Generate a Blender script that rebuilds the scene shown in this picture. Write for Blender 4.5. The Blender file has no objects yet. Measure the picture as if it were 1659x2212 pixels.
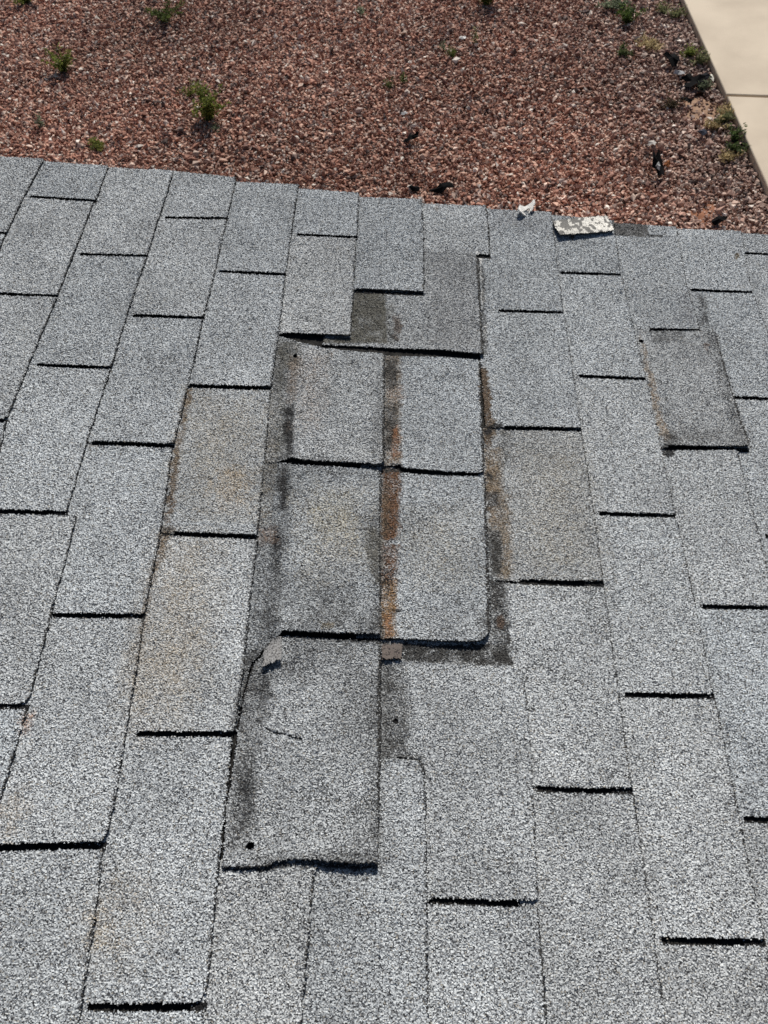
import bpy, math
import numpy as np
from mathutils import Matrix, Vector

# ------------------------------------------------------------------ camera, light, exposure
SC = bpy.context.scene
COL = SC.collection
PITCH = math.radians(9.5)          # the roof falls to the right
EAVE_H = 2.45                      # height of the roof origin over the gravel
W, H = 1659.0, 2212.0              # size of the picture in which the outlines below were measured
F = 1878.09
ROTV = np.array([-0.619131358, 0.0740928769, -0.0382176487])
CAM = np.array([0.252224008, -0.762482839, 1.09762598])

def rodrigues(r):
    t = np.linalg.norm(r); k = r / t
    K = np.array([[0, -k[2], k[1]], [k[2], 0, -k[0]], [-k[1], k[0], 0]])
    return np.eye(3) + math.sin(t) * K + (1 - math.cos(t)) * K @ K

RC = rodrigues(ROTV)
MR = np.array([[math.cos(PITCH), 0, math.sin(PITCH)], [0, 1, 0], [-math.sin(PITCH), 0, math.cos(PITCH)]])
ORG = np.array([0, 0, EAVE_H])
CAMW = MR @ CAM + ORG

cd = bpy.data.cameras.new("camera")
cam = bpy.data.objects.new("camera", cd); COL.objects.link(cam); SC.camera = cam
cd.sensor_fit = 'VERTICAL'; cd.sensor_height = 36.0; cd.lens = 36.0 * F / H
cd.clip_start = 0.02; cd.clip_end = 2000
mw = np.eye(4); mw[:3, :3] = MR @ RC.T; mw[:3, 3] = CAMW
cam.matrix_world = Matrix(mw.tolist())
cd.dof.use_dof = True; cd.dof.focus_distance = 1.4; cd.dof.aperture_fstop = 16.0

SUN_EL = math.radians(40); SUN_AZ = math.radians(11)   # azimuth from +Y towards +X
wd = bpy.data.worlds.new("World"); SC.world = wd; wd.use_nodes = True
nt = wd.node_tree
sky = nt.nodes.new('ShaderNodeTexSky'); sky.sky_type = 'NISHITA'; sky.sun_disc = False
sky.sun_elevation = SUN_EL; sky.sun_rotation = SUN_AZ
nt.links.new(sky.outputs[0], nt.nodes['Background'].inputs[0]); nt.nodes['Background'].inputs[1].default_value = 0.05
sl = bpy.data.lights.new("sun", 'SUN'); sl.energy = 5.0; sl.angle = math.radians(0.53); sl.color = (1, 0.95, 0.88)
so = bpy.data.objects.new("sun", sl); COL.objects.link(so)
sd = Vector((math.sin(SUN_AZ) * math.cos(SUN_EL), math.cos(SUN_AZ) * math.cos(SUN_EL), math.sin(SUN_EL)))
so.rotation_euler = sd.to_track_quat('Z', 'Y').to_euler(); so.location = sd * 30
SC.view_settings.view_transform = 'Standard'; SC.view_settings.look = 'None'
SC.view_settings.exposure = 0.0; SC.view_settings.gamma = 1

# ------------------------------------------------------------------ helpers
rng = np.random.default_rng(7)

def ray(x, y):
    return np.array([(x - W / 2) / F, -(y - H / 2) / F, -1.0]) @ RC

def uv(p, w=0.005):
    """a measured point of the roof -> roof coordinates in metres"""
    d = ray(*p); t = (w - CAM[2]) / d[2]; q = CAM + t * d
    return np.array([q[0], q[1]])

def uvs(ps, w=0.005):
    return np.array([uv(p, w) for p in ps])

def gp(x, y, z=0.0):
    """a measured point of the yard -> world coordinates on the ground"""
    d = MR @ ray(x, y); t = (z - CAMW[2]) / d[2]
    return CAMW + t * d

def to_world(P):
    return P @ MR.T + ORG

def tag(o, label=None, cat=None, group=None, kind=None):
    if label: o['label'] = label
    if cat: o['category'] = cat
    if group: o['group'] = group
    if kind: o['kind'] = kind
    return o

def empty(name, loc):
    o = bpy.data.objects.new(name, None); COL.objects.link(o); o.location = loc; o.empty_display_size = 0.1
    return o

def link_mesh(name, V, Fc, mat, parent=None, tint=None, smooth=False):
    """V (n,3) world coordinates, Fc (m,k) faces of one size or a list of such arrays"""
    me = bpy.data.meshes.new(name)
    V = np.asarray(V, dtype=np.float64)
    if parent is not None:
        V = V - np.array(parent.location)
    fl = Fc if isinstance(Fc, list) else [Fc]
    tot = np.concatenate([np.full(len(f), f.shape[1]) for f in fl])
    loops = np.concatenate([f.ravel() for f in fl])
    start = np.concatenate([[0], np.cumsum(tot)[:-1]])
    me.vertices.add(len(V)); me.vertices.foreach_set('co', V.astype(np.float32).ravel())
    me.loops.add(len(loops)); me.loops.foreach_set('vertex_index', loops.astype(np.int32))
    me.polygons.add(len(tot)); me.polygons.foreach_set('loop_start', start.astype(np.int32))
    me.update(calc_edges=True)
    if tint is not None:
        a = me.attributes.new('tint', 'FLOAT_COLOR', 'FACE')
        c = np.ones((len(tot), 4), np.float32); c[:, :3] = tint
        a.data.foreach_set('color', c.ravel())
    me.polygons.foreach_set('use_smooth', np.full(len(tot), smooth, dtype=bool))
    me.materials.append(mat)
    o = bpy.data.objects.new(name, me); COL.objects.link(o)
    if parent is not None: o.parent = parent
    return o

def box_arrays(x0, x1, y0, y1, z0, z1):
    V = np.array([[x, y, z] for z in (z0, z1) for y in (y0, y1) for x in (x0, x1)], float)
    Fq = np.array([[0, 2, 3, 1], [4, 5, 7, 6], [0, 1, 5, 4], [2, 6, 7, 3], [0, 4, 6, 2], [1, 3, 7, 5]])
    return V, Fq

def new_mat(name, rough=0.9, spec=0.3):
    m = bpy.data.materials.new(name); m.use_nodes = True
    b = m.node_tree.nodes['Principled BSDF']
    b.inputs['Roughness'].default_value = rough
    b.inputs['Specular IOR Level'].default_value = spec
    return m, m.node_tree, b

def tint_mat(name, rough=0.9, spec=0.3):
    m, t, b = new_mat(name, rough, spec)
    a = t.nodes.new('ShaderNodeAttribute'); a.attribute_name = 'tint'
    t.links.new(a.outputs['Color'], b.inputs['Base Color'])
    return m

def noise_mat(name, c1, c2, scale, rough=0.9, spec=0.3, bump=0.0, bscale=None, detail=6, lo=0.35, hi=0.65):
    m, t, b = new_mat(name, rough, spec)
    tc = t.nodes.new('ShaderNodeTexCoord')
    n = t.nodes.new('ShaderNodeTexNoise'); n.inputs['Scale'].default_value = scale; n.inputs['Detail'].default_value = detail
    t.links.new(tc.outputs['Object'], n.inputs['Vector'])
    r = t.nodes.new('ShaderNodeValToRGB')
    r.color_ramp.elements[0].position = lo; r.color_ramp.elements[1].position = hi
    r.color_ramp.elements[0].color = (*c1, 1); r.color_ramp.elements[1].color = (*c2, 1)
    t.links.new(n.outputs[0], r.inputs[0]); t.links.new(r.outputs[0], b.inputs['Base Color'])
    if bump:
        n2 = t.nodes.new('ShaderNodeTexNoise'); n2.inputs['Scale'].default_value = bscale or scale * 6; n2.inputs['Detail'].default_value = 4
        t.links.new(tc.outputs['Object'], n2.inputs['Vector'])
        bp = t.nodes.new('ShaderNodeBump'); bp.inputs['Strength'].default_value = bump; bp.inputs['Distance'].default_value = 0.01
        t.links.new(n2.outputs[0], bp.inputs['Height']); t.links.new(bp.outputs[0], b.inputs['Normal'])
    return m

def inside(P, poly):
    """points (n,2) in polygon (m,2)"""
    x, y = P[:, 0], P[:, 1]; r = np.zeros(len(P), bool); n = len(poly)
    for i in range(n):
        x0, y0 = poly[i]; x1, y1 = poly[(i + 1) % n]
        if y0 == y1: continue
        c = (y0 > y) != (y1 > y)
        r ^= c & (x < (x1 - x0) * (y - y0) / (y1 - y0) + x0)
    return r

def seg_dist(P, pts, closed=True):
    d = np.full(len(P), 1e9); n = len(pts)
    for i in range(n if closed else n - 1):
        a = pts[i]; b = pts[(i + 1) % n]; ab = b - a
        t = np.clip(((P - a) @ ab) / max(ab @ ab, 1e-12), 0, 1)
        q = P - a - t[:, None] * ab
        d = np.minimum(d, np.hypot(q[:, 0], q[:, 1]))
    return d

_tab = np.random.default_rng(3).random((256, 256))
def vnoise(x, y):
    xi = np.floor(x).astype(int); yi = np.floor(y).astype(int); fx = x - xi; fy = y - yi
    fx = fx * fx * (3 - 2 * fx); fy = fy * fy * (3 - 2 * fy)
    g = lambda i, j: _tab[i % 256, j % 256]
    return (g(xi, yi) * (1 - fx) + g(xi + 1, yi) * fx) * (1 - fy) + (g(xi, yi + 1) * (1 - fx) + g(xi + 1, yi + 1) * fx) * fy - 0.5

def fbm(x, y, n=3):
    s = 0; a = 1
    for i in range(n):
        s = s + a * vnoise(x * 2 ** i + 17.3 * i, y * 2 ** i + 5.1 * i); a *= 0.5
    return s

# ------------------------------------------------------------------ materials
M_GRAN = tint_mat('weathered_granules', 0.85, 0.35)
M_FELT = noise_mat('old_asphalt', (0.010, 0.010, 0.010), (0.03, 0.029, 0.027), 60, 0.95, 0.15, 0.4, 300)
M_STONE = tint_mat('red_gravel', 0.8, 0.3)
M_LEAF = tint_mat('weed_leaves', 0.6, 0.2)
_t = M_LEAF.node_tree; _tr = _t.nodes.new('ShaderNodeBsdfTranslucent'); _mx = _t.nodes.new('ShaderNodeMixShader'); _mx.inputs[0].default_value = 0.5
_a = [n for n in _t.nodes if n.type == 'ATTRIBUTE'][0]; _o = [n for n in _t.nodes if n.type == 'OUTPUT_MATERIAL'][0]
_t.links.new(_a.outputs['Color'], _tr.inputs['Color']); _t.links.new(_t.nodes['Principled BSDF'].outputs[0], _mx.inputs[1])
_t.links.new(_tr.outputs[0], _mx.inputs[2]); _t.links.new(_mx.outputs[0], _o.inputs['Surface'])
M_SOIL = noise_mat('red_soil', (0.10, 0.042, 0.026), (0.20, 0.092, 0.058), 9, 0.95, 0.2, 0.5, 90)
M_CONC = noise_mat('beige_concrete', (0.50, 0.42, 0.325), (0.62, 0.53, 0.415), 2.2, 0.85, 0.3, 0.25, 160, 8)
M_WOOD = noise_mat('painted_board', (0.45, 0.40, 0.33), (0.52, 0.47, 0.39), 12, 0.6, 0.4)
M_STUCCO = noise_mat('tan_stucco', (0.40, 0.31, 0.22), (0.47, 0.37, 0.27), 20, 0.95, 0.2, 0.6, 250)
M_METAL = noise_mat('galvanised_steel', (0.38, 0.39, 0.40), (0.5, 0.5, 0.51), 30, 0.45, 0.5)

# ------------------------------------------------------------------ the roof
UK = 0.13291686                    # exposure of one course
VT = 0.3048                        # length of one tab
T = 0.0036                         # thickness of one shingle
G = 0.00132                        # size of the granule grid
house = empty('shingle_roof', (0, 0, EAVE_H))
tag(house, 'pale grey three-tab asphalt shingle roof with a patch of torn and slipped tabs', 'roof')

def k_of(u): return u / UK

# stains, wear and painted shade, each with a shape of its own: outline, colour, strength, feather in metres
STAINS_AND_SHADE = []
def stain_or_shade(pts, col, s, feather=0.004, rag=0.004, only=None):
    P = uvs(pts); feather = feather * (0.6 if feather < 0.02 else 1); STAINS_AND_SHADE.append((P, np.array(col), s, feather, rag, P.min(0) - 0.03, P.max(0) + 0.03, only))
def spot(x, y, r, col, s, feather=0.003, only=None):
    stain_or_shade([(x + r * math.cos(a) * (0.8 + 0.3 * math.sin(3 * a + x)), y + 1.2 * r * math.sin(a) * (0.8 + 0.3 * math.cos(2 * a + y))) for a in np.linspace(0, 6.28, 10)[:-1]], col, s, feather, 0.003, only)

DARK = (0.034, 0.033, 0.031); OLIVE = (0.085, 0.082, 0.068); RUST = (0.115, 0.055, 0.024); TAN = (0.17, 0.128, 0.085)
BROWN = (0.105, 0.072, 0.045); BLACK = (0.016, 0.016, 0.017); PALE = (0.62, 0.62, 0.60); ORANGE = (0.20, 0.09, 0.04)
# left dark band of the slipped column
stain_or_shade([(596, 722), (640, 732), (640, 800), (634, 985), (624, 1180), (604, 1375), (560, 1420), (530, 1500), (505, 1590), (500, 1560), (530, 1395), (552, 1158), (585, 838)], DARK, 0.42, 0.009)
stain_or_shade([(612, 880), (634, 880), (633, 985), (616, 985)], BLACK, 0.8, 0.008)
stain_or_shade([(602, 1015), (621, 1010), (618, 1100), (604, 1104)], BLACK, 0.85, 0.008)
stain_or_shade([(588, 1140), (610, 1140), (604, 1245), (588, 1240)], BLACK, 0.75, 0.009)
stain_or_shade([(575, 1280), (600, 1270), (600, 1370), (560, 1400)], BLACK, 0.45, 0.01)
stain_or_shade([(604, 735), (650, 735), (648, 790), (600, 800)], OLIVE, 0.5, 0.01)
stain_or_shade([(560, 1140), (598, 1140), (596, 1170), (556, 1175)], (0.22, 0.15, 0.11), 0.28, 0.011)
stain_or_shade([(528, 1415), (600, 1378), (585, 1440), (580, 1500), (582, 1560), (575, 1590), (556, 1640), (552, 1760), (545, 1830), (485, 1860), (495, 1740), (510, 1580)], DARK, 0.45, 0.012)
stain_or_shade([(556, 1436), (592, 1440), (590, 1500), (560, 1530)], BLACK, 0.5, 0.014)
stain_or_shade([(516, 1680), (550, 1670), (545, 1780), (516, 1800)], BLACK, 0.45, 0.012)
# between the two slipped columns: rust strip
stain_or_shade([(830, 760), (866, 762), (866, 1005), (830, 1003)], TAN, 0.55, 0.008)
stain_or_shade([(832, 772), (858, 772), (858, 832), (833, 836)], DARK, 0.75, 0.006)
stain_or_shade([(832, 872), (862, 868), (858, 930), (850, 965), (832, 975)], DARK, 0.7, 0.008)
stain_or_shade([(846, 925), (862, 915), (864, 985), (846, 992)], ORANGE, 0.5, 0.006)
stain_or_shade([(838, 838), (872, 832), (874, 858), (840, 862)], (0.24, 0.165, 0.12), 0.3, 0.009)
stain_or_shade([(826, 1006), (864, 1012), (862, 1090), (860, 1160), (826, 1164)], RUST, 0.85, 0.007)
stain_or_shade([(826, 1030), (842, 1040), (840, 1150), (826, 1160)], BROWN, 0.6, 0.008)
stain_or_shade([(824, 1172), (860, 1176), (856, 1258), (824, 1262)], RUST, 0.75, 0.008)
stain_or_shade([(822, 1250), (858, 1250), (854, 1376), (822, 1378)], (0.2, 0.12, 0.055), 0.7, 0.007)
stain_or_shade([(830, 1330), (848, 1325), (846, 1375), (828, 1376)], ORANGE, 0.4, 0.006)
spot(858, 1320, 7, BLACK, 0.9)
spot(854, 1346, 5, BLACK, 0.6)
stain_or_shade([(828, 1005), (866, 1005), (864, 1018), (828, 1016)], DARK, 0.8, 0.004)
# brown strip right of the second column
stain_or_shade([(1036, 790), (1052, 790), (1061, 850), (1062, 905), (1046, 915), (1038, 870)], BROWN, 0.9, 0.004)
stain_or_shade([(1044, 905), (1072, 905), (1072, 930), (1060, 960), (1046, 980)], (0.10, 0.072, 0.047), 0.85, 0.005)
stain_or_shade([(1046, 970), (1084, 965), (1086, 1070), (1050, 1062)], TAN, 0.75, 0.009)
spot(1059, 1028, 8, DARK, 0.8, 0.004)
stain_or_shade([(1050, 1060), (1078, 1064), (1082, 1096), (1052, 1104)], (0.055, 0.045, 0.036), 0.85, 0.006)
stain_or_shade([(1076, 1070), (1096, 1064), (1106, 1150), (1108, 1245), (1080, 1246), (1082, 1150)], TAN, 0.62, 0.009)
stain_or_shade([(1054, 1100), (1080, 1096), (1086, 1150), (1058, 1146)], (0.2, 0.15, 0.1), 0.6, 0.008)
stain_or_shade([(1056, 1140), (1084, 1140), (1084, 1236), (1062, 1240)], (0.042, 0.040, 0.036), 0.85, 0.008)
stain_or_shade([(1080, 925), (1100, 925), (1105, 985), (1085, 1010), (1078, 960)], DARK, 0.45, 0.012)
stain_or_shade([(1056, 1250), (1094, 1250), (1098, 1330), (1108, 1432), (1066, 1432)], DARK, 0.72, 0.008)
spot(1082, 1341, 13, (0.085, 0.06, 0.045), 0.95, 0.003)
stain_or_shade([(868, 1394), (1100, 1390), (1108, 1436), (985, 1434), (870, 1424)], DARK, 0.78, 0.004)
# left band of the wide lower tab, with the hole
stain_or_shade([(824, 1430), (866, 1432), (884, 1500), (884, 1570), (880, 1636), (826, 1640)], DARK, 0.5, 0.014)
stain_or_shade([(826, 1440), (846, 1440), (848, 1640), (826, 1640)], DARK, 0.4, 0.010)
stain_or_shade([(856, 1628), (908, 1632), (912, 1662), (902, 1652), (896, 1640), (858, 1640)], DARK, 0.6, 0.004)
# the bare olive patch at the top
stain_or_shade([(764, 628), (833, 630), (836, 740), (690, 740), (692, 726), (757, 728)], OLIVE, 0.88, 0.004, 0.002)
stain_or_shade([(830, 650), (852, 650), (852, 742), (830, 742)], OLIVE, 0.35, 0.010)
stain_or_shade([(850, 680), (864, 678), (868, 712), (860, 738), (852, 732), (850, 706)], (0.10, 0.085, 0.075), 0.85, 0.004)
stain_or_shade([(842, 716), (860, 730), (858, 738), (842, 722)], BLACK, 0.7, 0.002)
# white torn edges
for q in ([(1026, 543), (1036, 546), (1042, 556), (1040, 572), (1033, 560)], [(1036, 575), (1041, 575), (1042, 605), (1038, 605)], [(1038, 628), (1046, 622), (1048, 640), (1043, 662), (1039, 650)], [(1046, 705), (1051, 700), (1050, 745), (1046, 740)]):
    stain_or_shade(q, PALE, 0.8, 0.002, 0.003)
stain_or_shade([(1040, 570), (1047, 570), (1050, 700), (1053, 765), (1046, 770), (1041, 660)], BLACK, 0.55, 0.003)
# rust weeping along course edges on the left
stain_or_shade([(402, 840), (416, 840), (386, 1010), (368, 1130), (352, 1135), (374, 985)], BROWN, 0.62, 0.005, 0.006)
stain_or_shade([(350, 1140), (372, 1150), (330, 1260), (316, 1330), (306, 1325)], BROWN, 0.55, 0.006, 0.006)
stain_or_shade([(306, 1335), (322, 1335), (300, 1440), (288, 1470), (284, 1460)], BROWN, 0.3, 0.007)
stain_or_shade([(345, 1138), (376, 1142), (372, 1158), (350, 1156)], DARK, 0.5, 0.005)
stain_or_shade([(192, 955), (220, 957), (220, 966), (190, 965)], BROWN, 0.5, 0.003)
# broad faint tan weathering
stain_or_shade([(420, 860), (560, 870), (550, 1000), (545, 1100), (440, 1090), (400, 1000)], (0.33, 0.28, 0.2), 0.30, 0.06, 0.02)
stain_or_shade([(480, 1020), (530, 1030), (520, 1090), (475, 1080)], (0.34, 0.25, 0.15), 0.32, 0.02, 0.02)
stain_or_shade([(370, 1170), (450, 1180), (440, 1330), (400, 1460), (300, 1470), (330, 1300)], (0.32, 0.27, 0.2), 0.38, 0.05, 0.02)
stain_or_shade([(300, 1420), (390, 1400), (380, 1560), (290, 1570)], (0.33, 0.28, 0.21), 0.3, 0.04, 0.02)
stain_or_shade([(660, 1080), (790, 1070), (790, 1200), (680, 1240)], (0.34, 0.29, 0.2), 0.28, 0.04, 0.02)
stain_or_shade([(700, 1085), (740, 1085), (740, 1140), (705, 1140)], (0.34, 0.30, 0.16), 0.14, 0.03, 0.02)
stain_or_shade([(900, 1120), (1000, 1110), (1000, 1240), (910, 1240)], (0.34, 0.29, 0.2), 0.2, 0.04, 0.02)
stain_or_shade([(1120, 960), (1250, 950), (1280, 1230), (1130, 1230)], (0.31, 0.27, 0.2), 0.25, 0.05, 0.02)
stain_or_shade([(200, 1950), (290, 1900), (310, 2010), (230, 2060)], (0.28, 0.23, 0.17), 0.25, 0.04, 0.02)
stain_or_shade([(200, 1980), (240, 1980), (232, 2035), (198, 2035)], (0.36, 0.27, 0.15), 0.35, 0.012, 0.01)
stain_or_shade([(2, 1720), (50, 1700), (46, 1810), (0, 1815)], (0.30, 0.24, 0.17), 0.25, 0.015, 0.012)
stain_or_shade([(50, 1540), (70, 1540), (62, 1580), (44, 1585)], (0.38, 0.24, 0.17), 0.4, 0.01)
stain_or_shade([(660, 760), (700, 770), (690, 900), (650, 930)], (0.36, 0.27, 0.2), 0.2, 0.02, 0.015)
# dark edge wear on the slipped tabs
stain_or_shade([(806, 830), (830, 800), (830, 1000), (810, 990)], DARK, 0.35, 0.014)
stain_or_shade([(790, 1130), (822, 1080), (822, 1375), (800, 1370), (806, 1250)], DARK, 0.45, 0.014)
stain_or_shade([(640, 1340), (820, 1345), (820, 1372), (610, 1366)], DARK, 0.25, 0.012)
stain_or_shade([(690, 1352), (722, 1350), (718, 1366), (694, 1366)], (0.2, 0.17, 0.12), 0.6, 0.004)
stain_or_shade([(700, 1395), (820, 1395), (820, 1420), (720, 1412)], BLACK, 0.35, 0.02)
stain_or_shade([(1030, 1340), (1060, 1300), (1058, 1380), (1040, 1388)], DARK, 0.6, 0.010)
stain_or_shade([(800, 1500), (820, 1450), (818, 1870), (796, 1860)], DARK, 0.35, 0.014)
stain_or_shade([(540, 1850), (815, 1845), (815, 1872), (540, 1868)], DARK, 0.35, 0.008)
stain_or_shade([(770, 1740), (818, 1740), (814, 1870), (740, 1860)], DARK, 0.2, 0.03)
stain_or_shade([(588, 1002), (825, 1012), (825, 1045), (600, 1030)], DARK, 0.3, 0.02)
# shadow under the lifted edges painted in black, then torn corners
stain_or_shade([(826, 1384), (900, 1387), (1050, 1392), (1062, 1376), (1062, 1392), (1046, 1402), (900, 1396), (826, 1396)], BLACK, 0.92, 0.003, 0.002)  # painted shadow below the rounded tab's lower edge
stain_or_shade([(612, 1368), (740, 1378), (824, 1382), (824, 1392), (740, 1388), (620, 1380)], BLACK, 0.8, 0.004, 0.003)  # painted shadow below the curled edge
stain_or_shade([(478, 1873), (545, 1875), (590, 1866), (640, 1860), (816, 1870), (814, 1880), (640, 1870), (580, 1882), (480, 1884)], BLACK, 0.8, 0.003, 0.003)  # painted shadow below the wide tab
stain_or_shade([(1046, 932), (1064, 916), (1082, 909), (1088, 918), (1072, 924), (1056, 938)], BLACK, 0.85, 0.003, 0.004)
stain_or_shade([(784, 1150), (806, 1140), (822, 1170), (820, 1260), (806, 1262), (794, 1220)], (0.10, 0.095, 0.08), 0.5, 0.006, 0.008)
stain_or_shade([(620, 1384), (700, 1388), (690, 1440), (640, 1470), (600, 1440)], BLACK, 0.5, 0.02, 0.01)
stain_or_shade([(640, 1240), (760, 1260), (800, 1370), (640, 1360)], DARK, 0.38, 0.03, 0.02)
stain_or_shade([(720, 1460), (815, 1440), (815, 1600), (760, 1620)], DARK, 0.32, 0.04, 0.02)
stain_or_shade([(1430, 964), (1452, 962), (1456, 978), (1446, 988), (1434, 980)], BLACK, 0.85, 0.003, 0.004)
stain_or_shade([(600, 745), (616, 745), (612, 980), (592, 1000)], OLIVE, 0.3, 0.008)
stain_or_shade([(626, 765), (650, 780), (640, 860), (622, 870)], (0.22, 0.17, 0.13), 0.35, 0.010)
# the slipped tab on the right
stain_or_shade([(1404, 712), (1540, 714), (1616, 968), (1440, 962)], (0.13, 0.13, 0.135), 0.12, 0.012)
stain_or_shade([(1440, 930), (1600, 935), (1616, 968), (1440, 964)], DARK, 0.3, 0.02)
stain_or_shade([(1520, 714), (1541, 714), (1617, 968), (1590, 960)], DARK, 0.35, 0.016)
stain_or_shade([(1404, 712), (1470, 713), (1480, 735), (1410, 740)], DARK, 0.35, 0.014)
stain_or_shade([(1382, 716), (1392, 735), (1420, 850), (1446, 955), (1430, 950), (1404, 840), (1386, 745)], (0.24, 0.185, 0.13), 0.5, 0.004, 0.006)
stain_or_shade([(1430, 940), (1462, 935), (1462, 968), (1436, 966)], DARK, 0.6, 0.008)
stain_or_shade([(1506, 632), (1528, 640), (1536, 708), (1514, 706)], DARK, 0.5, 0.010)
stain_or_shade([(1460, 630), (1500, 632), (1510, 705), (1480, 700)], (0.14, 0.14, 0.15), 0.35, 0.02)
spot(1524, 752, 8, (0.12, 0.08, 0.06), 0.5)
spot(1592, 556, 6, (0.12, 0.09, 0.05), 0.7)
spot(944, 449, 6, (0.3, 0.25, 0.2), 0.4, 0.006)
spot(1236, 513, 5, (0.09, 0.06, 0.04), 0.8)
# unweathered strip at the rake
stain_or_shade([(1320, 476), (1398, 486), (1404, 513), (1326, 508)], (0.085, 0.084, 0.082), 0.88, 0.003, 0.002)
stain_or_shade([(1400, 508), (1430, 510), (1432, 514), (1400, 514)], DARK, 0.6, 0.003)
stain_or_shade([(1050, 455), (1180, 468), (1180, 500), (1060, 490)], (0.17, 0.17, 0.18), 0.3, 0.03)
stain_or_shade([(920, 545), (1030, 552), (1040, 760), (930, 750)], (0.17, 0.17, 0.175), 0.25, 0.02)

SLOTS = []      # cut-outs between tabs: behind them the lower shingle is bare asphalt
HOLES = [(637, 769, 0.0044), (540, 1829, 0.0050), (855, 1556, 0.0042), (1385, 736, 0.0042), (862, 1005, 0.003)]
HOLES = [(uv((x, y)), r) for x, y, r in HOLES]
CRACKS = [([(575, 1574), (592, 1584), (612, 1586), (632, 1594), (650, 1598)], 0.0013), ([(858, 1636), (890, 1640), (908, 1640)], 0.0016)]
CRACKS = [(uvs(c), r) for c, r in CRACKS]

def round_poly(P, idx, r, n=5):
    out = []
    for i, p in enumerate(P):
        if i in idx:
            a = P[i - 1]; b = P[(i + 1) % len(P)]; rr = idx[i] if isinstance(idx, dict) else r
            p0 = p + (a - p) / np.linalg.norm(a - p) * rr; p1 = p + (b - p) / np.linalg.norm(b - p) * rr
            for t in np.linspace(0, 1, n):
                out.append((1 - t) ** 2 * p0 + 2 * t * (1 - t) * p + t * t * p1)
        else: out.append(p)
    return np.array(out)

TONES = np.random.default_rng(21)

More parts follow.
